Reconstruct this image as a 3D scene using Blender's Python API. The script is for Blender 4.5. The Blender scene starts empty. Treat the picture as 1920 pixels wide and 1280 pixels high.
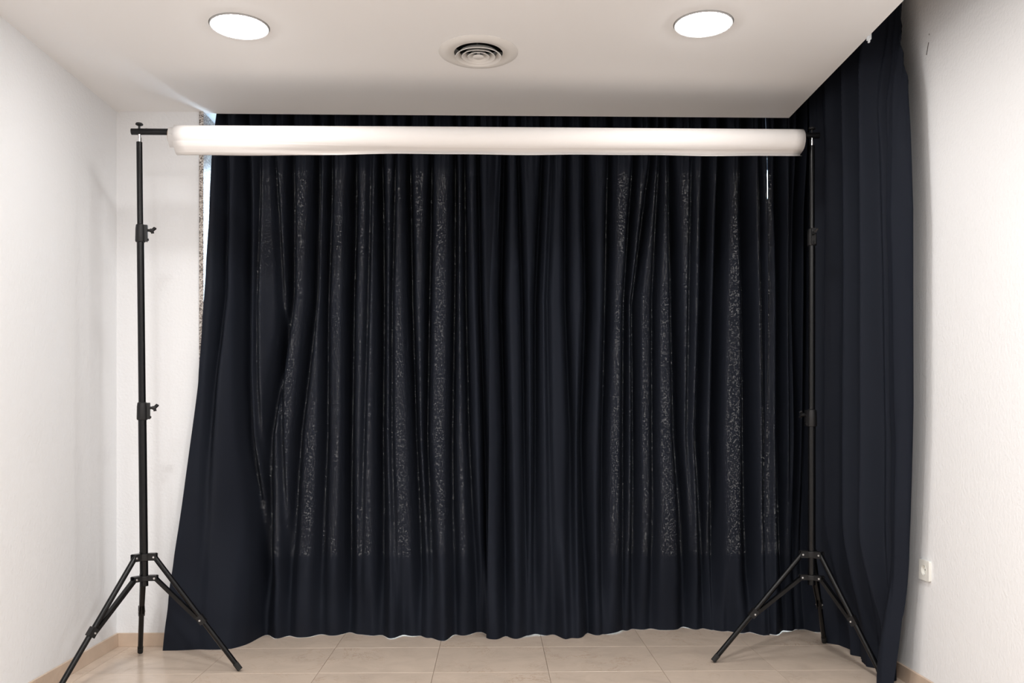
import bpy, bmesh, math, random
from mathutils import Vector, Matrix, noise

random.seed(4)
S = bpy.context.scene
C = S.collection
PI = math.pi

# ------------------------------------------------------------------ camera, world, lights, exposure
cam_d = bpy.data.cameras.new('camera')
cam = bpy.data.objects.new('camera', cam_d); C.objects.link(cam)
cam.location = (0, 0, 1.135)
cam.rotation_euler = (PI/2, 0, -math.atan(35/1650))
cam_d.sensor_width = 36; cam_d.sensor_fit = 'HORIZONTAL'
cam_d.lens = 1650/1920*36
cam_d.shift_y = 149/1920
cam_d.clip_start = 0.05
S.camera = cam

S.view_settings.view_transform = 'Standard'
S.view_settings.look = 'None'
S.view_settings.gamma = 1
S.view_settings.use_curve_mapping = False
S.view_settings.exposure = 0.06

W = bpy.data.worlds.new('daylight'); S.world = W
W.use_nodes = True
bg = W.node_tree.nodes['Background']
bg.inputs[0].default_value = (0.62, 0.81, 1.0, 1)
bg.inputs[1].default_value = 16.0

LAMP = 78.0            # radiance of the two downlights in view
HID = 34.0              # watts of each downlight added out of view as fill light
for (x, y) in ((-1.0, 1.6), (0.83, 1.6), (-1.0, -0.3), (0.83, -0.3)):
    ld = bpy.data.lights.new('disc_lamp', 'AREA')
    ld.shape = 'DISK'; ld.size = 0.2; ld.energy = HID; ld.color = (1.0, 0.98, 0.955)
    lo = bpy.data.objects.new('unseen_fill_lamp', ld); C.objects.link(lo)
    lo.location = (x, y, 2.685)

# ------------------------------------------------------------------ materials
def mat(name):
    m = bpy.data.materials.new(name); m.use_nodes = True
    nt = m.node_tree
    return m, nt, nt.nodes['Principled BSDF']

def simple(name, col, rough=0.5, metal=0.0, spec=0.5):
    m, nt, p = mat(name)
    p.inputs['Base Color'].default_value = (*col, 1)
    p.inputs['Roughness'].default_value = rough
    p.inputs['Metallic'].default_value = metal
    p.inputs['Specular IOR Level'].default_value = spec
    return m

def N(nt, t, **kw):
    n = nt.nodes.new(t)
    for k, v in kw.items(): setattr(n, k, v)
    return n

def ramp(nt, stops):
    r = N(nt, 'ShaderNodeValToRGB')
    e = r.color_ramp.elements
    while len(e) < len(stops): e.new(0.5)
    for q, (p, c) in zip(e, stops):
        q.position = p; q.color = (*c, 1)
    return r

def plaster(name, col, scale, strength, dist=0.004):
    m, nt, p = mat(name)
    p.inputs['Roughness'].default_value = 0.85
    p.inputs['Specular IOR Level'].default_value = 0.2
    tc = N(nt, 'ShaderNodeTexCoord')
    n1 = N(nt, 'ShaderNodeTexNoise'); n1.inputs['Scale'].default_value = scale; n1.inputs['Detail'].default_value = 4
    n2 = N(nt, 'ShaderNodeTexNoise'); n2.inputs['Scale'].default_value = 1.3; n2.inputs['Detail'].default_value = 2
    nt.links.new(tc.outputs['Object'], n1.inputs['Vector']); nt.links.new(tc.outputs['Object'], n2.inputs['Vector'])
    r = ramp(nt, [(0.3, tuple(c*0.985 for c in col)), (0.7, col)])
    nt.links.new(n2.outputs['Fac'], r.inputs['Fac']); nt.links.new(r.outputs['Color'], p.inputs['Base Color'])
    b = N(nt, 'ShaderNodeBump'); b.inputs['Strength'].default_value = strength; b.inputs['Distance'].default_value = dist
    nt.links.new(n1.outputs['Fac'], b.inputs['Height']); nt.links.new(b.outputs['Normal'], p.inputs['Normal'])
    return m

M = {}
M['wall'] = plaster('white_stucco', (0.872, 0.885, 0.905), 75, 0.5)
M['ceiling'] = plaster('ceiling_paint', (0.885, 0.885, 0.89), 60, 0.06)
M['black_metal'] = simple('black_metal', (0.0045, 0.0047, 0.0055), 0.27, 0.0, 0.27)
M['black_plastic'] = simple('black_plastic', (0.008, 0.008, 0.009), 0.45, 0.0, 0.35)
M['rubber'] = simple('black_rubber', (0.012, 0.012, 0.012), 0.8)
M['chrome'] = simple('chrome', (0.82, 0.82, 0.84), 0.18, 1.0)
M['rivet'] = simple('rivet_steel', (0.8, 0.8, 0.82), 0.3, 1.0)
M['fixture'] = simple('fixture_white', (0.78, 0.77, 0.755), 0.5)
M['ring'] = simple('satin_ring', (0.42, 0.42, 0.42), 0.5)
M['vent'] = simple('vent_white', (0.78, 0.765, 0.745), 0.45)
M['duct'] = simple('duct_dark', (0.012, 0.011, 0.01), 0.8)
M['socket'] = simple('socket_plastic', (0.84, 0.84, 0.80), 0.35)
M['socket_hole'] = simple('socket_hole', (0.03, 0.03, 0.03), 0.6)
M['window_frame'] = simple('window_frame', (0.55, 0.57, 0.6), 0.45)
M['card'] = simple('cardboard', (0.45, 0.35, 0.25), 0.9)
M['clip'] = simple('clip_plastic', (0.75, 0.8, 0.85), 0.35)
M['scratch'] = simple('scratch_grey', (0.16, 0.15, 0.15), 0.9)

# seamless paper
m, nt, p = mat('backdrop_paper')
p.inputs['Base Color'].default_value = (0.82, 0.795, 0.78, 1); p.inputs['Roughness'].default_value = 0.7
p.inputs['Specular IOR Level'].default_value = 0.3
M['paper'] = m

# diffuser
m = bpy.data.materials.new('lamp_diffuser'); m.use_nodes = True; nt = m.node_tree; nt.nodes.clear()
e = N(nt, 'ShaderNodeEmission'); e.inputs[0].default_value = (1.0, 0.98, 0.96, 1); e.inputs[1].default_value = LAMP
o = N(nt, 'ShaderNodeOutputMaterial'); nt.links.new(e.outputs[0], o.inputs[0])
M['diffuser'] = m

# window glass
m = bpy.data.materials.new('window_glass'); m.use_nodes = True; nt = m.node_tree; nt.nodes.clear()
t = N(nt, 'ShaderNodeBsdfTransparent'); g = N(nt, 'ShaderNodeBsdfGlossy'); g.inputs['Roughness'].default_value = 0.02
mx = N(nt, 'ShaderNodeMixShader'); mx.inputs[0].default_value = 0.07
o = N(nt, 'ShaderNodeOutputMaterial')
nt.links.new(t.outputs[0], mx.inputs[1]); nt.links.new(g.outputs[0], mx.inputs[2]); nt.links.new(mx.outputs[0], o.inputs[0])
M['glass'] = m

# granite
m, nt, p = mat('speckled_granite'); p.inputs['Roughness'].default_value = 0.35
tc = N(nt, 'ShaderNodeTexCoord')
v = N(nt, 'ShaderNodeTexVoronoi'); v.inputs['Scale'].default_value = 190
n1 = N(nt, 'ShaderNodeTexNoise'); n1.inputs['Scale'].default_value = 120; n1.inputs['Detail'].default_value = 5
mixf = N(nt, 'ShaderNodeMix', data_type='FLOAT'); mixf.inputs[0].default_value = 0.5
sep = N(nt, 'ShaderNodeSeparateColor')
nt.links.new(tc.outputs['Object'], v.inputs['Vector']); nt.links.new(tc.outputs['Object'], n1.inputs['Vector'])
nt.links.new(v.outputs['Color'], sep.inputs[0])
nt.links.new(sep.outputs[0], mixf.inputs[2]); nt.links.new(n1.outputs['Fac'], mixf.inputs[3])
r = ramp(nt, [(0.25, (0.07, 0.06, 0.055)), (0.42, (0.30, 0.26, 0.235)), (0.58, (0.52, 0.47, 0.43)), (0.75, (0.72, 0.70, 0.68))])
nt.links.new(mixf.outputs[0], r.inputs['Fac']); nt.links.new(r.outputs['Color'], p.inputs['Base Color'])
M['granite'] = m

# beige marble (floor tiles, skirting)
def marble(name, base, rough):
    m, nt, p = mat(name)
    p.inputs['Roughness'].default_value = rough
    p.inputs['Specular IOR Level'].default_value = 0.5
    tc = N(nt, 'ShaderNodeTexCoord'); oi = N(nt, 'ShaderNodeObjectInfo')
    off = N(nt, 'ShaderNodeVectorMath', operation='MULTIPLY_ADD')
    comb = N(nt, 'ShaderNodeCombineXYZ')
    mul = N(nt, 'ShaderNodeMath', operation='MULTIPLY'); mul.inputs[1].default_value = 37.0
    nt.links.new(oi.outputs['Random'], mul.inputs[0])
    for k in range(3): nt.links.new(mul.outputs[0], comb.inputs[k])
    off.inputs[1].default_value = (1, 1, 1)
    nt.links.new(tc.outputs['Object'], off.inputs[0]); nt.links.new(comb.outputs[0], off.inputs[2])
    cl = N(nt, 'ShaderNodeTexNoise'); cl.inputs['Scale'].default_value = 5.5; cl.inputs['Detail'].default_value = 7; cl.inputs['Roughness'].default_value = 0.62; cl.inputs['Distortion'].default_value = 0.6
    ve = N(nt, 'ShaderNodeTexNoise'); ve.inputs['Scale'].default_value = 3.2; ve.inputs['Detail'].default_value = 8; ve.inputs['Roughness'].default_value = 0.7; ve.inputs['Distortion'].default_value = 1.4
    for q in (cl, ve): nt.links.new(off.outputs[0], q.inputs['Vector'])
    r1 = ramp(nt, [(0.3, tuple(c*0.90 for c in base)), (0.52, base), (0.75, tuple(min(1, c*1.08) for c in base))])
    nt.links.new(cl.outputs['Fac'], r1.inputs['Fac'])
    sub = N(nt, 'ShaderNodeMath', operation='SUBTRACT'); sub.inputs[1].default_value = 0.5
    ab = N(nt, 'ShaderNodeMath', operation='ABSOLUTE')
    nt.links.new(ve.outputs['Fac'], sub.inputs[0]); nt.links.new(sub.outputs[0], ab.inputs[0])
    r2 = ramp(nt, [(0.0, (0.66, 0.56, 0.48)), (0.004, (0.87, 0.81, 0.75)), (0.013, (1, 1, 1))])
    nt.links.new(ab.outputs[0], r2.inputs['Fac'])
    patch = N(nt, 'ShaderNodeTexNoise'); patch.inputs['Scale'].default_value = 2.0
    nt.links.new(off.outputs[0], patch.inputs['Vector'])
    r3 = ramp(nt, [(0.50, (0, 0, 0)), (0.70, (1, 1, 1))]); nt.links.new(patch.outputs['Fac'], r3.inputs['Fac'])
    m2 = N(nt, 'ShaderNodeMix', data_type='RGBA'); m2.blend_type = 'MULTIPLY'
    nt.links.new(r3.outputs['Color'], m2.inputs[0])
    nt.links.new(r1.outputs['Color'], m2.inputs[6]); nt.links.new(r2.outputs['Color'], m2.inputs[7])
    # whole-tile tone
    tone = N(nt, 'ShaderNodeMapRange'); tone.inputs[3].default_value = 0.96; tone.inputs[4].default_value = 1.03
    nt.links.new(oi.outputs['Random'], tone.inputs[0])
    m3 = N(nt, 'ShaderNodeVectorMath', operation='SCALE')
    nt.links.new(m2.outputs[2], m3.inputs[0]); nt.links.new(tone.outputs[0], m3.inputs['Scale'])
    nt.links.new(m3.outputs[0], p.inputs['Base Color'])
    return m
M['marble'] = marble('beige_marble', (0.66, 0.545, 0.45), 0.22)
M['skirting'] = marble('skirting_marble', (0.66, 0.52, 0.41), 0.35)
M['grout'] = simple('tile_grout', (0.36, 0.28, 0.21), 0.9)

# thin woven blackout cloth: dyed navy black, a few open pin-holes in the weave
m = bpy.data.materials.new('navy_black_cloth'); m.use_nodes = True; nt = m.node_tree
p = nt.nodes['Principled BSDF']; out = nt.nodes['Material Output']
p.inputs['Base Color'].default_value = (0.0114, 0.0141, 0.0216, 1)
p.inputs['Roughness'].default_value = 0.72
p.inputs['Specular IOR Level'].default_value = 0.10
p.inputs['Sheen Weight'].default_value = 0.0
p.inputs['Sheen Roughness'].default_value = 0.4
p.inputs['Sheen Tint'].default_value = (0.6, 0.75, 1, 1)
tc = N(nt, 'ShaderNodeTexCoord')
wv = N(nt, 'ShaderNodeTexNoise'); wv.inputs['Scale'].default_value = 115; wv.inputs['Detail'].default_value = 1
nt.links.new(tc.outputs['Object'], wv.inputs['Vector'])
hole = N(nt, 'ShaderNodeMapRange'); hole.inputs[1].default_value = 0.50; hole.inputs[2].default_value = 0.68
hole.inputs[3].default_value = 0.0; hole.inputs[4].default_value = 0.0092
nt.links.new(wv.outputs['Fac'], hole.inputs[0])
tr = N(nt, 'ShaderNodeBsdfTransparent'); tr.inputs[0].default_value = (1.0, 0.72, 0.54, 1)
mx = N(nt, 'ShaderNodeMixShader')
# the pin-holes are open only square to the cloth: cloth turned edge-on to the window behind passes little
gm = N(nt, 'ShaderNodeNewGeometry'); sx = N(nt, 'ShaderNodeSeparateXYZ')
nt.links.new(gm.outputs['Normal'], sx.inputs[0])
sq = N(nt, 'ShaderNodeMath', operation='MULTIPLY'); q4 = N(nt, 'ShaderNodeMath', operation='MULTIPLY'); pr = N(nt, 'ShaderNodeMath', operation='MULTIPLY')
nt.links.new(sx.outputs[1], sq.inputs[0]); nt.links.new(sx.outputs[1], sq.inputs[1])
nt.links.new(sq.outputs[0], q4.inputs[0]); nt.links.new(sq.outputs[0], q4.inputs[1])
nt.links.new(q4.outputs[0], pr.inputs[0]); nt.links.new(hole.outputs[0], pr.inputs[1])
nt.links.new(pr.outputs[0], mx.inputs[0]); nt.links.new(p.outputs[0], mx.inputs[1]); nt.links.new(tr.outputs[0], mx.inputs[2])
nt.links.new(mx.outputs[0], out.inputs[0])
M['cloth'] = m

# ------------------------------------------------------------------ helpers
def finish(name, bm, material, parent=None, smooth=False, angle=40):
    me = bpy.data.meshes.new(name)
    bmesh.ops.recalc_face_normals(bm, faces=bm.faces)
    bm.to_mesh(me); bm.free()
    me.materials.append(material)
    if smooth:
        for f in me.polygons: f.use_smooth = True
        try: me.set_sharp_from_angle(angle=math.radians(angle))
        except Exception: pass
    o = bpy.data.objects.new(name, me); C.objects.link(o)
    if parent: o.parent = parent
    return o

def tag(o, label=None, cat=None, group=None, kind=None):
    if label: o['label'] = label
    if cat: o['category'] = cat
    if group: o['group'] = group
    if kind: o['kind'] = kind
    return o

def empty(name, loc):
    o = bpy.data.objects.new(name, None); C.objects.link(o)
    o.location = loc; o.empty_display_size = 0.1
    return o

def box(bm, x0, x1, y0, y1, z0, z1, bevel=0):
    vs = [bm.verts.new((x, y, z)) for x in (x0, x1) for y in (y0, y1) for z in (z0, z1)]
    fs = [(0,1,3,2), (4,6,7,5), (0,4,5,1), (2,3,7,6), (0,2,6,4), (1,5,7,3)]
    faces = [bm.faces.new([vs[i] for i in f]) for f in fs]
    if bevel:
        ed = list({e for f in faces for e in f.edges})
        bmesh.ops.bevel(bm, geom=ed, offset=bevel, segments=2, affect='EDGES', profile=0.5)

def frame_of(a, b):
    d = (b-a).normalized()
    up = Vector((0, 0, 1)) if abs(d.z) < 0.95 else Vector((0, 1, 0))
    u = d.cross(up).normalized(); w = u.cross(d).normalized()
    return d, u, w

def tube(bm, a, b, r0, r1=None, n=24, cap=True):
    """round bar from a to b"""
    a, b = Vector(a), Vector(b); r1 = r0 if r1 is None else r1
    d, u, w = frame_of(a, b)
    rings = []
    for c, r in ((a, r0), (b, r1)):
        rings.append([bm.verts.new(c + (u*math.cos(2*PI*k/n) + w*math.sin(2*PI*k/n))*r) for k in range(n)])
    for k in range(n):
        bm.faces.new([rings[0][k], rings[0][(k+1) % n], rings[1][(k+1) % n], rings[1][k]])
    if cap:
        bm.faces.new(rings[0][::-1]); bm.faces.new(rings[1])

def revolve(bm, prof, o=(0, 0, 0), axis=(0, 0, 1), n=48, close=False):
    """profile (radius, height) turned about an axis"""
    o = Vector(o); a = Vector(axis).normalized()
    _, u, w = frame_of(o, o+a)
    rings = []
    for r, h in prof:
        if r < 1e-6: rings.append([bm.verts.new(o + a*h)])
        else: rings.append([bm.verts.new(o + a*h + (u*math.cos(2*PI*k/n) + w*math.sin(2*PI*k/n))*r) for k in range(n)])
    pairs = list(zip(rings, rings[1:]))
    if close: pairs.append((rings[-1], rings[0]))
    for A, B in pairs:
        for k in range(n):
            k2 = (k+1) % n
            if len(A) == 1 and len(B) == 1: continue
            if len(A) == 1: bm.faces.new([A[0], B[k2], B[k]])
            elif len(B) == 1: bm.faces.new([A[k], A[k2], B[0]])
            else: bm.faces.new([A[k], A[k2], B[k2], B[k]])

def bar(bm, a, b, wid, thk, side):
    """flat bar from a to b; wid along the direction 'side', thk across it"""
    a, b, s = Vector(a), Vector(b), Vector(side)
    d = (b-a).normalized(); s = (s - d*s.dot(d)).normalized(); t = d.cross(s)
    vs = [[bm.verts.new(c + s*(i*wid/2) + t*(j*thk/2)) for i, j in ((-1,-1), (1,-1), (1,1), (-1,1))] for c in (a, b)]
    for k in range(4):
        bm.faces.new([vs[0][k], vs[0][(k+1) % 4], vs[1][(k+1) % 4], vs[1][k]])
    bm.faces.new(vs[0][::-1]); bm.faces.new(vs[1])

def structure(name, bm, material, parent=None, smooth=False):
    o = finish(name, bm, material, parent, smooth)
    if not parent: o['kind'] = 'structure'
    return o

def smooth01(t):
    t = min(1, max(0, t)); return t*t*(3-2*t)

def table(z, pts):
    if z <= pts[0][0]: return pts[0][1]
    for (a, p), (b, q) in zip(pts, pts[1:]):
        if z <= b: return p + (q-p)*smooth01((z-a)/(b-a)) if b > a else q
    return pts[-1][1]

def lin(x, pts):
    if x <= pts[0][0]: return pts[0][1]
    for (a, p), (b, q) in zip(pts, pts[1:]):
        if x <= b: return p + (q-p)*(x-a)/(b-a)
    return pts[-1][1]

# ------------------------------------------------------------------ the room
XL, XR, YF, YB, H, HR = -1.90, 1.80, -2.6, 4.95, 2.695, 3.05
PIER_Y, CE_Y, CE_X = 4.48, 4.50, 1.522

# floor: slab with individual marble tiles
bm = bmesh.new(); box(bm, XL-0.12, XR+0.12, YF, YB+0.12, -0.16, -0.005)
floor = structure('floor', bm, M['grout'])
xs = [XL] + [-1.83+0.52*k for k in range(7)] + [XR]
ys = [YF] + [4.42-0.44*k for k in range(15, -2, -1)] + [YB]
cache = {}
G = 0.0009
for x0, x1 in zip(xs, xs[1:]):
    for y0, y1 in zip(ys, ys[1:]):
        w, d = round(x1-x0-2*G, 4), round(y1-y0-2*G, 4)
        if (w, d) not in cache:
            bm = bmesh.new()
            b = 0.0008
            lo = [bm.verts.new((sx*w/2, sy*d/2, -0.012)) for sx, sy in ((-1,-1), (1,-1), (1,1), (-1,1))]
            md = [bm.verts.new((sx*w/2, sy*d/2, -b)) for sx, sy in ((-1,-1), (1,-1), (1,1), (-1,1))]
            hi = [bm.verts.new((sx*(w/2-b), sy*(d/2-b), 0)) for sx, sy in ((-1,-1), (1,-1), (1,1), (-1,1))]
            for A, B in ((lo, md), (md, hi)):
                for k in range(4): bm.faces.new([A[k], A[(k+1) % 4], B[(k+1) % 4], B[k]])
            bm.faces.new(hi)
            o = finish('tile', bm, M['marble'], floor); cache[(w, d)] = o
        else:
            o = cache[(w, d)].copy(); C.objects.link(o); o.parent = floor
        o.location = ((x0+x1)/2, (y0+y1)/2, 0)

# walls
bm = bmesh.new(); box(bm, XL-0.12, XL, YF, YB+0.12, -0.005, HR); structure('wall_left', bm, M['wall'])
bm = bmesh.new(); box(bm, XR, XR+0.12, YF, YB+0.12, -0.005, HR); wall_right = structure('wall_right', bm, M['wall'])
bm = bmesh.new(); box(bm, XL-0.12, XR+0.12, YF-0.12, YF, -0.005, HR); structure('wall_front', bm, M['wall'])
# back wall: pier at the left, window wall behind the curtains with two openings
W1, W2, ZS, ZT = (-1.42, -0.06), (0.56, 1.74), 0.31, 2.62
bm = bmesh.new()
box(bm, XL, -1.484, PIER_Y, YB+0.12, 0, HR)
for x0, x1 in ((-1.484, W1[0]), (W1[1], W2[0]), (W2[1], XR)):
    box(bm, x0, x1, YB, YB+0.12, 0, HR)
for w in (W1, W2):
    box(bm, w[0], w[1], YB, YB+0.12, 0, ZS); box(bm, w[0], w[1], YB, YB+0.12, ZT, HR)
structure('wall_back', bm, M['wall'])
# granite jamb lining the side of the window recess
bm = bmesh.new(); box(bm, -1.4835, -1.461, PIER_Y-0.012, YB, 0.0, H, 0.0015); structure('trim_1', bm, M['granite'])

def window(name, x0, x1):
    bm = bmesh.new(); t = 0.06; y0, y1 = YB+0.02, YB+0.09
    box(bm, x0, x1, y0, y1, ZS, ZS+t); box(bm, x0, x1, y0, y1, ZT-t, ZT)
    box(bm, x0, x0+t, y0, y1, ZS+t, ZT-t); box(bm, x1-t, x1, y0, y1, ZS+t, ZT-t)
    w = structure(name, bm, M['window_frame'])
    for a, b in ((x0+t, x1-t),):
        bm = bmesh.new(); box(bm, a, b, YB+0.05, YB+0.056, ZS+t, ZT-t); finish('pane', bm, M['glass'], w)
window('window_1', *W1); window('window_2', *W2)

# ceiling slab with round cut-outs, free edges above the curtains
L1, L2, VC = (-1.003, 3.50), (0.825, 3.44), (-0.063, 3.725)
LR, VR = 0.1165, 0.118
def slab(name, outline, holes, z0, z1, material):
    bm = bmesh.new(); edges = []
    def loop(pts):
        vs = [bm.verts.new((x, y, z0)) for x, y in pts]
        for k in range(len(vs)): edges.append(bm.edges.new((vs[k], vs[(k+1) % len(vs)])))
    loop(outline)
    for (cx, cy), r in holes:
        loop([(cx+r*math.cos(2*PI*k/48), cy+r*math.sin(2*PI*k/48)) for k in range(48)])
    bmesh.ops.triangle_fill(bm, use_beauty=True, use_dissolve=False, edges=edges)
    ex = bmesh.ops.extrude_face_region(bm, geom=list(bm.faces))
    bmesh.ops.translate(bm, verts=[g for g in ex['geom'] if isinstance(g, bmesh.types.BMVert)], vec=(0, 0, z1-z0))
    return structure(name, bm, material)
slab('ceiling', [(XL, YF), (CE_X, YF), (CE_X, CE_Y), (-1.461, CE_Y), (-1.461, PIER_Y), (XL, PIER_Y)],
     [(L1, LR), (L2, LR), (VC, VR)], H, H+0.06, M['ceiling'])
bm = bmesh.new(); box(bm, XL-0.12, XR+0.12, YF-0.12, YB+0.12, HR, HR+0.1); structure('ceiling_soffit', bm, M['ceiling'])

# skirting
SK = 0.0675
bm = bmesh.new(); box(bm, XL, XL+0.012, YF, PIER_Y, 0, SK, 0.0015); structure('baseboard_left', bm, M['skirting'])
bm = bmesh.new(); box(bm, XL+0.012, -1.484, PIER_Y-0.012, PIER_Y, 0, SK, 0.0015); structure('baseboard_back', bm, M['skirting'])
bm = bmesh.new(); box(bm, XR-0.012, XR, YF, YB, 0, SK, 0.0015); structure('baseboard_right', bm, M['skirting'])

# small scrape on the right wall
bm = bmesh.new()
bar(bm, (XR-0.0004, 3.620, 2.655), (XR-0.0004, 3.602, 2.700), 0.006, 0.0008, (0, 1, 0))
bar(bm, (XR-0.0004, 3.598, 2.728), (XR-0.0004, 3.596, 2.734), 0.004, 0.0008, (0, 1, 0))
finish('scratch', bm, M['scratch'], wall_right)

# ------------------------------------------------------------------ curtains
HEM = [(-1.633, 4.396), (-1.305, 4.43), (-1.242, 4.502), (-1.216, 4.613), (-1.028, 4.647), (-0.813, 4.705), (-0.67, 4.705),
       (-0.59, 4.636), (-0.516, 4.601), (-0.48, 4.694), (-0.36, 4.60), (-0.24, 4.557), (-0.205, 4.67), (-0.054, 4.705),
       (-0.036, 4.624), (0.042, 4.59), (0.183, 4.636), (0.328, 4.705), (0.375, 4.59), (0.474, 4.601), (0.505, 4.682),
       (0.58, 4.67), (0.802, 4.80), (1.062, 4.79), (1.149, 4.741), (1.205, 4.705), (1.265, 4.777), (1.344, 4.67),
       (1.419, 4.636), (1.644, 4.70), (1.75, 4.70)]
LV = (0.30, 1.05, 1.78, 2.52)     # heights at which each fold's place is given (listed top first below)
FOLDS_L = [(-1.381,-1.381,-1.435,-1.485,.0226,.6),(-1.291,-1.282,-1.274,-1.206,.0255,1),(-1.228,-1.234,-1.223,-1.164,.0141,.4),
 (-1.155,-1.121,-1.118,-1.087,.0141,.4),(-1.073,-1.076,-1.183,-1.198,.0255,.9),(-.937,-.957,-1.033,-1.073,.0226,.9),
 (-.866,-.892,-.894,-.92,.0226,.8),(-.742,-.759,-.767,-.772,.0283,1.1),(-.651,-.665,-.685,-.704,.0141,.35),(-.6,-.594,-.597,-.587,.0255,1),
 (-.521,-.538,-.538,-.516,.0141,.5),(-.45,-.439,-.416,-.38,.0226,1),(-.331,-.345,-.354,-.32,.0198,.9),(-.207,-.212,-.221,-.212,.0198,.9),
 (-.156,-.15,-.133,-.099,.0198,.8),(-.082,-.071,-.048,-.031,.017,.8)]
FOLDS_M = [(.057,.042,.062,.065,.0226,1.2),(.136,.158,.167,.178,.017,.7),(.263,.229,.229,.223,.0198,.8),(.314,.286,.297,.309,.0141,.3),
 (.388,.388,.413,.41,.0198,.8),(.492,.504,.478,.489,.0255,1.1),(.62,.608,.586,.58,.0226,.8),(.756,.71,.702,.701,.0198,.9),
 (.849,.756,.758,.761,.0198,.9),(.894,.86,.858,.862,.017,.6),(.954,.971,.985,1.042,.0226,1),(1.061,1.05,1.039,1.085,.0141,.4),
 (1.138,1.124,1.098,1.139,.0226,1),(1.228,1.206,1.189,1.193,.0255,1.2),(1.344,1.367,1.37,1.379,.0311,1.1),(1.424,1.441,1.452,1.455,.0141,.5)]
FOLDS_R = [(1.528,1.551,1.548,1.565,.0255,1),(1.591,1.599,1.599,1.604,.0141,.5),(1.642,1.642,1.65,1.651,.0255,1.2),(1.70,1.70,1.70,1.70,.0198,1)]

def cloth_grid(name, cols, rows, point, label):
    bm = bmesh.new()
    g = [[bm.verts.new(point(i/cols, j/rows)) for i in range(cols+1)] for j in range(rows+1)]
    for j in range(rows):
        for i in range(cols):
            bm.faces.new([g[j][i], g[j][i+1], g[j+1][i+1], g[j+1][i]])
    o = finish(name, bm, M['cloth'], None, True, 180)
    return tag(o, label, 'curtain', 'navy black curtains')

AMP = 0.15
def keep(x, z):      # cloth lying against the pier corner is not folded back into it
    return smooth01((x+1.50)/0.13)
def back_panel(label, folds, left, right, cols, base_fn, lift=0.0, seed=0.0, tuck_l=False, tuck_r=False):
    left = sorted(left); right = sorted(right)
    def point(s, t):
        z = 3.03*(t**0.92)
        xl, xr = lin(z, left), lin(z, right)
        x = xl + (xr-xl)*s
        yb = base_fn(x, z, x-xl)
        # at the hem the cloth breaks on the floor along its own line
        k = smooth01((0.75-z)/0.75)
        hem = lin(x, HEM)
        hem = 0.5*hem + 0.25*(lin(x-0.012, HEM) + lin(x+0.012, HEM))
        y = yb*(1-k) + (hem - 0.012)*k
        gather = smooth01((z-2.2)/0.6)
        dd = 0; near = []
        for f in folds:
            xc = lin(z, ((LV[0], f[3]), (LV[1], f[2]), (LV[2], f[1]), (LV[3], f[0]))) if LV[0] <= z <= LV[3] else (f[3] if z < LV[0] else f[0])
            w = f[4]*(1.0 - 0.3*gather)*(1 + 0.5*smooth01((1.2-z)/1.2))
            if f[5] >= 0.6: near.append(xc)
            q = (x-xc)/w
            if abs(q) < 3.2:
                a = f[5]*(1 - 0.55*smooth01((2.0-z)/2.0)*(0.5 if f[5] > 0.95 else 1.0))
                dd += a*math.exp(-abs(q)**2.2)
        near = [xl-0.05] + near + [xr+0.05]
        for i_, (a_, b_) in enumerate(zip(near, near[1:])):
            if a_ <= x < b_:
                ff = (x-a_)/max(0.02, b_-a_); tl = math.sin(i_*7.3+seed)*0.30 + 0.12*math.sin(z*1.3+i_*2.1)
                env = min(1, ff/0.2, (1-ff)/0.2)
                dd += env*tl*(ff-0.5) - 0.13*(1-(2*ff-1)**2)*min(1.4, (b_-a_)/0.10)
        dd *= keep(x, z)
        y += AMP*dd*(1-0.50*smooth01((0.40-z)/0.40))*(1-0.35*gather)
        # broad unevenness, gathers at the heading tape, soft creases low down
        y += 0.016*noise.noise(Vector((x*9, z*0.55, 3.1)))*(1-0.5*k)*keep(x, z)
        y += gather*(0.007*math.sin(x*205+2*noise.noise(Vector((x*14, 0, 7)))) + 0.005*noise.noise(Vector((x*70, z*2, 1))))
        y += 0.012*noise.noise(Vector((x*7+z*2.5, z*6, 9.7)))*smooth01((0.9-z)/0.7)
        zz = z if z > 0.02 else 0.0008 + 0.022*max(0, noise.noise(Vector((x*7, 2.2, 0)))-0.18)*(1-z/0.02) + z*0.96
        if tuck_r: y += 0.035*smooth01((x-xr+0.10)/0.06)
        if tuck_l: y += 0.03*smooth01((xl+0.05-x)/0.03)*smooth01((2.3-z)/0.15)
        return (x, y - lift, zz)
    return cloth_grid('curtain', cols, 110, point, label)

def base_left(x, z, d):
    e = table(z, [(0, 4.405), (0.7, 4.42), (1.35, 4.43), (1.6, 4.453), (1.9, 4.477), (2.2, 4.50), (2.5, 4.517), (2.76, 4.525), (3.1, 4.53)])
    wid = table(z, [(0, 0.40), (1.4, 0.42), (2.5, 0.28), (3, 0.25)])
    return e + (4.67-e)*smooth01(d/wid)
back_panel('wide navy black curtain at left, its edge pulled out over the white pier', FOLDS_L,
           [(0, -1.633), (0.15, -1.62), (0.45, -1.588), (0.70, -1.554), (1.32, -1.474), (1.51, -1.466), (1.86, -1.451), (2.19, -1.440), (2.47, -1.435), (2.70, -1.411), (3.1, -1.37)],
           [(0, -0.01), (0.3, 0.0), (1.05, 0.0), (1.8, 0.01), (2.5, 0.04), (3.1, 0.05)], 420, base_left, tuck_r=True)
back_panel('navy black middle curtain on the back wall, behind the right half of the roll', FOLDS_M,
           [(0, -0.037), (0.3, -0.03), (1.05, -0.022), (1.8, -0.02), (2.5, 0.014), (3.1, 0.03)],
           [(0, 1.462), (2.24, 1.464), (2.33, 1.4594), (2.5, 1.4578), (2.76, 1.4505), (3.1, 1.44)], 400, lambda x, z, d: 4.655 + 0.03*smooth01(d/0.1), 0.012)
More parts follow.
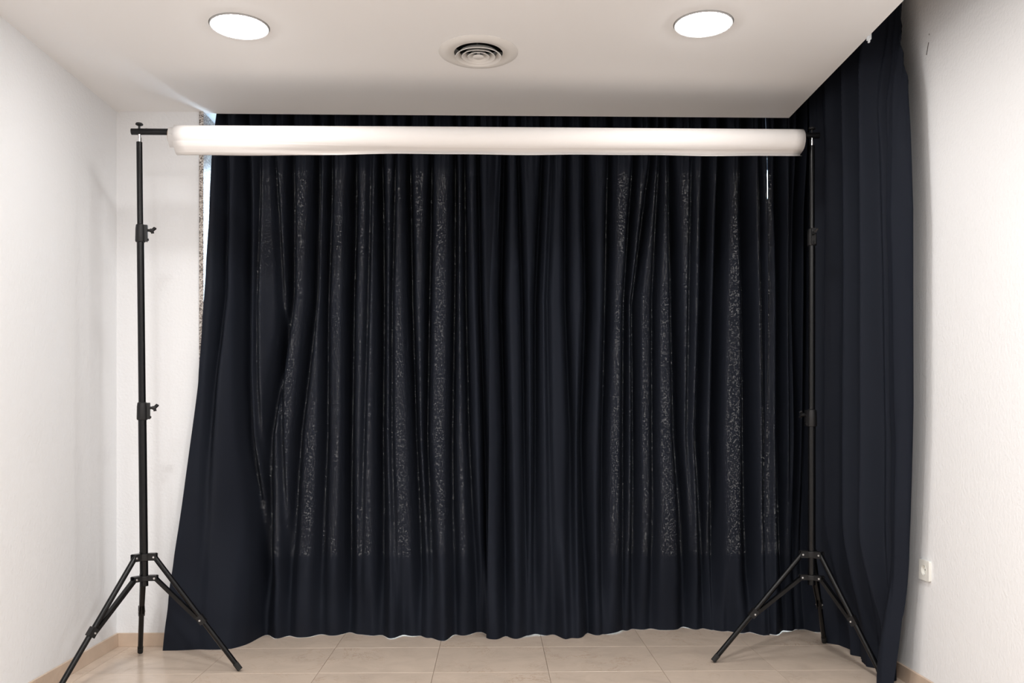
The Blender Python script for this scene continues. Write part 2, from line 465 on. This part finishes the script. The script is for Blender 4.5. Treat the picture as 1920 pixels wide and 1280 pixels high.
back_panel('narrow navy black curtain in the right corner behind the right stand', FOLDS_R,
           [(0, 1.45), (1.0, 1.45), (2.24, 1.455), (2.33, 1.4600), (2.5, 1.4595), (2.76, 1.4522), (3.1, 1.443)],
           [(0, 1.775), (3.1, 1.775)], 130, lambda x, z, d: 4.672, tuck_l=True)

# side curtain hanging along the right wall (x = distance from the wall, folds listed by depth)
PLEATS = [(3.47, 3.45, 3.45, 3.50), (3.665, 3.645, 3.64, 3.68), (3.83, 3.815, 3.82, 3.85), (4.03, 4.02, 4.03, 4.03), (4.22, 4.235, 4.25, 4.24), (4.46, 4.46, 4.45, 4.47), (4.72, 4.72, 4.72, 4.72)]
SIDE = [(3.74, 3.72, 3.725, 3.77, .014, .25), (3.935, 3.92, 3.925, 3.95, .016, .3), (4.13, 4.12, 4.14, 4.14, .016, .3)]
SHEM = [(3.60, 1.755), (3.66, 1.70), (3.70, 1.615), (3.765, 1.618), (3.805, 1.715), (3.85, 1.752), (3.92, 1.752), (3.98, 1.738), (4.06, 1.715), (4.14, 1.705), (4.24, 1.742), (4.33, 1.75), (4.42, 1.715), (4.48, 1.695), (4.58, 1.72)]
def side_point(s, t):
    z = 3.03*(t**0.92)
    y0 = lin(z, [(0, 3.68), (0.3, 3.665), (0.7, 3.60), (1.2, 3.565), (2.0, 3.56), (2.5, 3.60), (2.8, 3.68), (3.1, 3.74)])
    y1 = 4.652
    y = y0 + (y1-y0)*s
    k = smooth01((0.7-z)/0.7)
    x = (1.700-0.068*smooth01((y-y0-0.05)/0.14))*(1-k) + lin(y, SHEM)*k
    gather = smooth01((z-2.2)/0.6)
    dd = 0
    for f in SIDE:
        yc = lin(z, ((LV[0], f[3]), (LV[1], f[2]), (LV[2], f[1]), (LV[3], f[0]))) if LV[0] <= z <= LV[3] else (f[3] if z < LV[0] else f[0])
        q = (y-yc)/(f[4]*(1-0.25*gather))
        if abs(q) < 3.2: dd += f[5]*math.exp(-abs(q)**3.0)
    tips = [lin(z, ((LV[0], p_[3]), (LV[1], p_[2]), (LV[2], p_[1]), (LV[3], p_[0]))) for p_ in PLEATS]
    for n_, (a_, b_) in enumerate(zip(tips, tips[1:])):
        if a_ <= y < b_:
            ff = (y-a_)/(b_-a_)
            saw = smooth01(ff/0.12)*(0.12+0.88*min(1, ff/0.76)) if ff < 0.76 else 1-smooth01((ff-0.76)/0.24)
            dd += saw*(1.0+0.25*math.sin(n_*2.4+z*0.8))*(0.12 if n_ == 0 else 1)
    x += 0.088*dd*(1-0.55*k)*(1-0.3*gather) - 0.02*(1-k)
    x += 0.014*noise.noise(Vector((y*8, z*0.6, 5.5)))
    x += 0.030*smooth01((0.06-(y-y0))/0.06)
    x += gather*0.006*math.sin(y*190+2*noise.noise(Vector((y*12, 0, 3))))
    zz = z if z > 0.02 else 0.0008 + z*0.96
    return (min(x, 1.785), y, zz)
cloth_grid('curtain', 240, 110, side_point, 'navy black curtain hanging along the right wall, beside the socket')

# ------------------------------------------------------------------ tripod stands
def tripod(label, base, top, feet, z_hub, z_spread, z_top, collars):
    """base/top: floor point under the pole and pole axis at z_top; feet: floor points; collars: (height, knob direction in degrees)"""
    C0 = Vector((base[0], base[1], 0)); T = Vector((top[0], top[1], z_top))
    root = empty('backdrop_stand', C0)
    tag(root, label, 'stand', 'black tripod backdrop stands')
    def ax(z): return (C0 + (T-C0)*(z/z_top)) - C0            # local point on the pole axis
    (c1, a1), (c2, a2) = collars                               # c1 lower
    secs = ((z_spread-0.035, c1, 0.0178, 'lower_tube'), (c1, c2, 0.0155, 'middle_tube'), (c2, z_top, 0.0128, 'upper_tube'))
    for z0, z1, r, nm in secs:
        bm = bmesh.new(); tube(bm, ax(z0), ax(z1), r)
        finish(nm, bm, M['black_metal'], root, True)
    bm = bmesh.new()
    revolve(bm, [(0, 0), (0.009, 0), (0.009, 0.022), (0.0065, 0.024), (0.0065, 0.052), (0, 0.052)], ax(z_top-0.002), (0, 0, 1), 24)
    tag(finish('spigot', bm, M['chrome'], root, True), 'chrome spigot')
    # clamp collars with wing knobs
    for (z, ang, r) in ((c1, a1, 0.0215), (c2, a2, 0.0195)):
        bm = bmesh.new()
        revolve(bm, [(r-0.006, -0.041), (r+0.0005, -0.040), (r+0.002, -0.034), (r+0.001, 0.02), (r-0.001, 0.036), (r-0.006, 0.040)], ax(z), (0, 0, 1), 28)
        d = Vector((math.cos(math.radians(ang)), math.sin(math.radians(ang)), 0)); sd = Vector((-d.y, d.x, 0))
        bar(bm, ax(z)+d*(r-0.005), ax(z)+d*(r+0.011), 0.074, 0.020, (0, 0, 1))
        col = finish('collar', bm, M['black_plastic'], root, True, 35)
        bm = bmesh.new()
        p0 = ax(z+0.014)
        tube(bm, p0+d*(r+0.004), p0+d*(r+0.024), 0.0055, 0.0065, 16)
        tube(bm, p0+d*(r+0.022), p0+d*(r+0.036), 0.0090, 0.0075, 16)
        wing = Vector((0, 0, 1))*0.8 + sd*0.6
        q = p0+d*(r+0.030)
        bar(bm, q, q+wing*0.018+d*0.012, 0.013, 0.007, d); bar(bm, q, q-wing*0.016+d*0.004, 0.013, 0.007, d)
        finish('knob', bm, M['black_plastic'], col, True, 35)
        bm = bmesh.new(); p1 = ax(z-0.028)
        tube(bm, p1+d*(r+0.008), p1+d*(r+0.016), 0.006, 0.005, 12)
        finish('bolt', bm, M['black_metal'], col, True, 35)
    # hub and spreader: ring with three forked lugs
    dirs = [(Vector((f[0], f[1], 0))-C0).normalized() for f in feet]
    def hub(name, z, rr, lug_r, hgt):
        bm = bmesh.new()
        revolve(bm, [(0.018, -hgt/2), (rr, -hgt/2), (rr+0.002, -hgt/2+0.003), (rr+0.002, hgt/2-0.003), (rr, hgt/2), (0.018, hgt/2)], ax(z), (0, 0, 1), 32)
        for d in dirs:
            sd = Vector((-d.y, d.x, 0))
            for k in (-1, 1):
                bar(bm, ax(z)+d*(rr-0.006)+sd*k*0.0145, ax(z)+d*(lug_r+0.010)+sd*k*0.0145, hgt, 0.004, (0, 0, 1))
            bar(bm, ax(z)+d*(rr-0.006)+Vector((0, 0, hgt/2)), ax(z)+d*(lug_r+0.006)+Vector((0, 0, hgt/2)), 0.033, 0.003, sd)
        h = finish(name, bm, M['black_plastic'], root, True, 30)
        for d in dirs:
            sd = Vector((-d.y, d.x, 0))
            for k in (-1, 1):
                c = ax(z)+d*lug_r+sd*k*0.0165
                bm = bmesh.new()
                revolve(bm, [(0.0, 0.0025), (0.0035, 0.0022), (0.0052, 0.0), (0.0052, -0.002)], c, sd*k, 14)
                finish('rivet', bm, M['rivet'], h, True)
    hub('hub', z_hub, 0.026, 0.046, 0.030)
    hub('spreader', z_spread, 0.025, 0.048, 0.022)
    for f, d in zip(feet, dirs):
        sd = Vector((-d.y, d.x, 0))
        a = ax(z_hub)+d*0.046
        b = Vector((f[0], f[1], 0.008)) - C0
        ld = (b-a).normalized()
        bm = bmesh.new(); tube(bm, a-ld*0.008, b-ld*0.03, 0.0118, None, 20)
        leg = finish('leg', bm, M['black_metal'], root, True)
        bm = bmesh.new(); tube(bm, b-ld*0.036, b+ld*0.0, 0.0132, 0.0128, 20)
        finish('foot', bm, M['rubber'], leg, True)
        j = a + (b-a)*0.55
        up = sd.cross(ld).normalized();  up = up if up.z > 0 else -up
        bm = bmesh.new()
        for k in (-1, 1): bar(bm, j-ld*0.020-up*0.004+sd*k*0.0125, j+ld*0.020-up*0.004+sd*k*0.0125, 0.028, 0.003, up)
        bar(bm, j-ld*0.020+up*0.0115, j+ld*0.020+up*0.0115, 0.028, 0.003, sd)
        br = finish('bracket', bm, M['black_plastic'], leg, True, 30)
        jb = j - up*0.012
        for k in (-1, 1):
            bm = bmesh.new()
            revolve(bm, [(0.0, 0.0028), (0.0035, 0.0024), (0.0050, 0.0), (0.0050, -0.002)], jb+up*0.004+sd*k*0.0145, sd*k, 14)
            finish('rivet', bm, M['rivet'], leg, True)
        s0 = ax(z_spread)+d*0.048
        bm = bmesh.new()
        for k in (-1, 1):
            bar(bm, s0+sd*k*0.0105, jb+sd*k*0.0095, 0.016, 0.0025, (0, 0, 1))
        fd = (jb-s0).normalized(); nn = sd.cross(fd)
        nn = nn if nn.z > 0 else -nn
        bar(bm, s0+nn*0.007+fd*0.012, jb+nn*0.007-fd*0.035, 0.020, 0.002, sd)
        finish('brace', bm, M['black_metal'], root, True, 30)
    return root

PL, PR = Vector((-1.589, 3.985, 2.433)), Vector((1.500, 4.112, 2.478))     # crossbar axis over each pole
tripod('black tripod stand on the left, in front of the white pier', (-1.563, 3.985), (PL.x, PL.y),
       ((-1.723, 4.333), (-1.149, 4.019), (-1.79, 3.62)), 0.525, 0.430, 2.386, ((1.180, 12), (1.978, 12)))
tripod('black tripod stand on the right, in front of the corner curtains', (1.498, 4.112), (PR.x, PR.y),
       ((1.032, 4.114), (1.712, 3.835), (1.69, 4.46)), 0.508, 0.400, 2.430, ((1.150, 190), (2.000, -95)))

# crossbar in telescoping lengths
D = (PR-PL).normalized()
bar_root = empty('crossbar', PL)
tag(bar_root, 'black telescopic crossbar lying across the two stands, through the paper roll', 'pole')
def on(t): return (PR-PL)*t
bm = bmesh.new(); tube(bm, on(0)-D*0.034, on(0.3), 0.0142, None, 28); finish('outer_tube', bm, M['black_metal'], bar_root, True)
bm = bmesh.new(); tube(bm, on(0.3)-D*0.01, on(0.7)+D*0.01, 0.0130, None, 28); finish('inner_tube', bm, M['black_metal'], bar_root, True)
bm = bmesh.new(); tube(bm, on(0.7), on(1)+D*0.034, 0.0142, None, 28); finish('outer_tube', bm, M['black_metal'], bar_root, True)
for t in (0, 1):
    bm = bmesh.new()
    revolve(bm, [(0, 0.010), (0.0048, 0.010), (0.0048, 0.026), (0.010, 0.027), (0.0155, 0.030), (0.0165, 0.034), (0.0140, 0.038), (0.006, 0.0395), (0, 0.0395)], on(t), (0, 0, 1), 24)
    finish('knob', bm, M['black_plastic'], bar_root, True, 35)
bm = bmesh.new(); revolve(bm, [(0, 0.002), (0.003, 0.0018), (0.0045, 0)], on(0)+D*0.033+Vector((0, -0.003, 0.0138)), (0, 0, 1), 12)
finish('rivet', bm, M['rivet'], bar_root, True)

# paper roll: cardboard core, tight inner roll, loose outer turns with a drooping free edge
T0, T1 = 0.0445, 0.9835
roll = empty('paper_roll', on(0.5)+PL)
tag(roll, 'long white roll of backdrop paper on the crossbar, its loose edge drooping', 'backdrop')
LEN = (PR-PL).length
side = Vector((D.y, -D.x, 0)).normalized()          # towards the camera side
if side.y > 0: side = -side
UP = Vector((0, 0, 1))
def ctr(t): return on(t) - on(0.5) - UP*(0.024 + 0.003*t)
bm = bmesh.new()
a, b = ctr(T0)-D*0.004, ctr(T1)+D*0.004
prof = [(0.034, 0), (0.037, 0), (0.037, (b-a).length), (0.034, (b-a).length)]
revolve(bm, prof, a, (b-a), 40, close=True)
finish('core', bm, M['card'], roll, True)

def rolled(name, t0, t1, prof_fn, nseg, npts, thick):
    bm = bmesh.new(); rings = []
    for i in range(nseg+1):
        u = i/nseg; t = t0 + (t1-t0)*u
        pts = prof_fn(u, npts)
        rings.append([bm.verts.new(ctr(t) + side*p[0] + UP*p[1] + D*p[2]) for p in pts])
    for A, B in zip(rings, rings[1:]):
        for k in range(npts): bm.faces.new([A[k], A[k+1], B[k+1], B[k]])
    o = finish(name, bm, M['paper'], roll, True, 60)
    sm = o.modifiers.new('thickness', 'SOLIDIFY'); sm.thickness = thick; sm.offset = 0
    return o
# angles: 0 = towards camera, 90 = up; the sheet winds up over the top and down the back, then under
def inner_prof(u, n):
    out = []
    for k in range(n+1):
        s = k/n; th = s*2*PI*5; r = 0.0375 + 0.0065*s
        tel = -0.008*(1-u)*math.sin(s*PI*5)**2
        out.append((r*math.cos(th), r*math.sin(th), tel))
    return out
rolled('inner_roll', T0, T1-0.002, inner_prof, 6, 200, 0.0004)
LIP_L = [(0.0435, -0.036), (0.034, -0.049), (0.024, -0.061), (0.013, -0.0725), (0.001, -0.0785), (-0.016, -0.077), (-0.030, -0.068)]
LIP_R = [(0.024, -0.0485), (0.006, -0.0530), (-0.012, -0.0565), (-0.017, -0.0600), (-0.012, -0.0640), (-0.001, -0.0685), (0.008, -0.0715)]
def outer_prof(u, n):
    """wound clockwise: up the back, over the top, down the front, then the free edge leaves the roll as a lip"""
    out = []
    loose = 1 - smooth01((u-0.02)/0.40)
    R = 0.0535 - 0.002*loose
    th1 = math.radians(-62 + 26*loose)
    m = int(n*0.72)
    for k in range(m):
        q = k/(m-1); th = th1 + 2*PI*1.9*(1-q)
        r = 0.0455 + (R-0.0455)*min(1, q*1.6)
        out.append((r*math.cos(th), r*math.sin(th), 0.0))
    wav = 0.0016*math.sin(u*19+1.0) + 0.0009*math.sin(u*43)
    p0 = out[-1]; rest = n+1-m
    for k in range(1, rest+1):
        q = k/rest*6; i = min(5, int(q)); f = q-i
        g = [(LIP_L[h][0]*loose + LIP_R[h][0]*(1-loose), LIP_L[h][1]*loose + LIP_R[h][1]*(1-loose)) for h in (i, i+1)]
        x = g[0][0]*(1-f)+g[1][0]*f; z = g[0][1]*(1-f)+g[1][1]*f
        b = smooth01(q/1.2)
        out.append((p0[0]+(x-p0[0])*b, p0[1]+(z-p0[1])*b + wav*q/6, 0.004*loose*q/6))
    return out
rolled('outer_sheet', T0+0.0072, T1, outer_prof, 60, 150, 0.0005)

# ------------------------------------------------------------------ ceiling fittings
def disc_lamp(label, c):
    root = empty('ceiling_light', (c[0], c[1], H)); tag(root, label, 'ceiling light', 'recessed round downlights')
    bm = bmesh.new()
    revolve(bm, [(0.1095, 0.02), (0.1135, 0.012), (0.1140, -0.003), (0.1120, -0.006), (0.1085, -0.005), (0.1050, 0.006), (0.0975, 0.014), (0.0975, 0.02)], (0, 0, 0), (0, 0, 1), 64, close=True)
    finish('trim_ring', bm, M['ring'], root, True)
    bm = bmesh.new()
    revolve(bm, [(0, -0.020), (0.03, -0.019), (0.06, -0.0145), (0.082, -0.005), (0.0965, 0.010)], (0, 0, 0), (0, 0, 1), 64)
    finish('diffuser', bm, M['diffuser'], root, True)
    bm = bmesh.new(); revolve(bm, [(0, 0.05), (0.104, 0.05), (0.104, 0.012)], (0, 0, 0), (0, 0, 1), 48)
    finish('housing', bm, M['fixture'], root, True, 30)
disc_lamp('lit round ceiling light on the left, above the left end of the roll', L1)
disc_lamp('lit round ceiling light on the right, near the side curtain', L2)

vent = empty('air_vent', (VC[0], VC[1], H)); tag(vent, 'round white ceiling air vent of nested cones between the two lights', 'vent')
bm = bmesh.new()
revolve(bm, [(0.1165, 0.03), (0.1165, 0.0), (0.1675, 0.0), (0.168, -0.0015), (0.160, -0.006), (0.145, -0.0105), (0.131, -0.0115), (0.120, -0.0085), (0.110, -0.005), (0.103, -0.0045), (0.1025, -0.0030), (0.112, 0.0), (0.1150, 0.03)], (0, 0, 0), (0, 0, 1), 72, close=True)
finish('flange', bm, M['vent'], vent, True, 50)
for ro in (0.0975, 0.0715, 0.0465):
    bm = bmesh.new()
    revolve(bm, [(ro, -0.0205), (ro-0.0015, -0.0225), (ro-0.004, -0.0215), (ro-0.0195, -0.004), (ro-0.0200, -0.0015), (ro-0.0185, -0.0025), (ro-0.003, -0.0185)], (0, 0, 0), (0, 0, 1), 64, close=True)
    finish('cone', bm, M['vent'], vent, True, 50)
bm = bmesh.new(); revolve(bm, [(0, -0.0235), (0.021, -0.0235), (0.0245, -0.0215), (0.0235, -0.0195), (0.006, -0.012), (0.006, 0.026), (0, 0.026)], (0, 0, 0), (0, 0, 1), 40)
finish('centre_disc', bm, M['vent'], vent, True, 50)
bm = bmesh.new()
for k in range(3):
    a_ = 2*PI*k/3 + 0.4
    bar(bm, (0.004*math.cos(a_), 0.004*math.sin(a_), 0.022), (0.112*math.cos(a_), 0.112*math.sin(a_), 0.022), 0.008, 0.004, (0, 0, 1))
finish('bracket', bm, M['duct'], vent)
bm = bmesh.new(); revolve(bm, [(0.1165, 0.040), (0.1165, 0.20), (0, 0.20)], (0, 0, 0), (0, 0, 1), 48); finish('duct', bm, M['duct'], vent, True, 30)

# ------------------------------------------------------------------ socket, clip
sock = empty('wall_socket', (XR, 3.62, 0.515)); tag(sock, 'white wall socket low on the right wall next to the curtain', 'socket')
bm = bmesh.new()
# plate in the wall plane with a round opening (built in y,z then thickened along x)
edges = []
def lp(pts):
    vs = [bm.verts.new((-0.0115, y, z)) for y, z in pts]
    for k in range(len(vs)): edges.append(bm.edges.new((vs[k], vs[(k+1) % len(vs)])))
rc, hw = 0.006, 0.042
cor = []
for cx, cz, a0 in ((hw-rc, hw-rc, 0), (-hw+rc, hw-rc, 90), (-hw+rc, -hw+rc, 180), (hw-rc, -hw+rc, 270)):
    for k in range(5):
        t_ = math.radians(a0+22.5*k); cor.append((cx+rc*math.cos(t_), cz+rc*math.sin(t_)))
lp(cor); lp([(0.0205*math.cos(2*PI*k/32), 0.0205*math.sin(2*PI*k/32)) for k in range(32)])
bmesh.ops.triangle_fill(bm, use_beauty=True, use_dissolve=False, edges=edges)
ex = bmesh.ops.extrude_face_region(bm, geom=list(bm.faces))
bmesh.ops.translate(bm, verts=[g for g in ex['geom'] if isinstance(g, bmesh.types.BMVert)], vec=(0.0113, 0, 0))
finish('plate', bm, M['socket'], sock, True, 35)
bm = bmesh.new(); revolve(bm, [(0.0205, 0.0115), (0.0225, 0.0125), (0.0225, 0.0105), (0.0196, 0.0105), (0.0196, 0.0012), (0, 0.0012)], (0, 0, 0), (-1, 0, 0), 40)
finish('insert', bm, M['socket'], sock, True, 35)
for k in (-1, 1):
    bm = bmesh.new(); tube(bm, (-0.0010, k*0.0095, 0), (-0.0016, k*0.0095, 0), 0.0027, None, 14)
    finish('hole', bm, M['socket_hole'], sock)
    bm = bmesh.new(); bar(bm, (-0.0016, 0, k*0.0188), (-0.0105, 0, k*0.0188), 0.005, 0.0012, (0, 1, 0))
    finish('earth_clip', bm, M['rivet'], sock)

bm = bmesh.new()
box(bm, CE_X-0.004, CE_X+0.010, 3.532, 3.552, H-0.014, H+0.03, 0.002)
bar(bm, (CE_X+0.003, 3.542, H-0.010), (CE_X+0.003, 3.542, H-0.024), 0.010, 0.006, (0, 1, 0))
tag(finish('cable_clip', bm, M['clip'], None), 'tiny pale plastic clip on the right ceiling edge above the side curtain', 'clip')
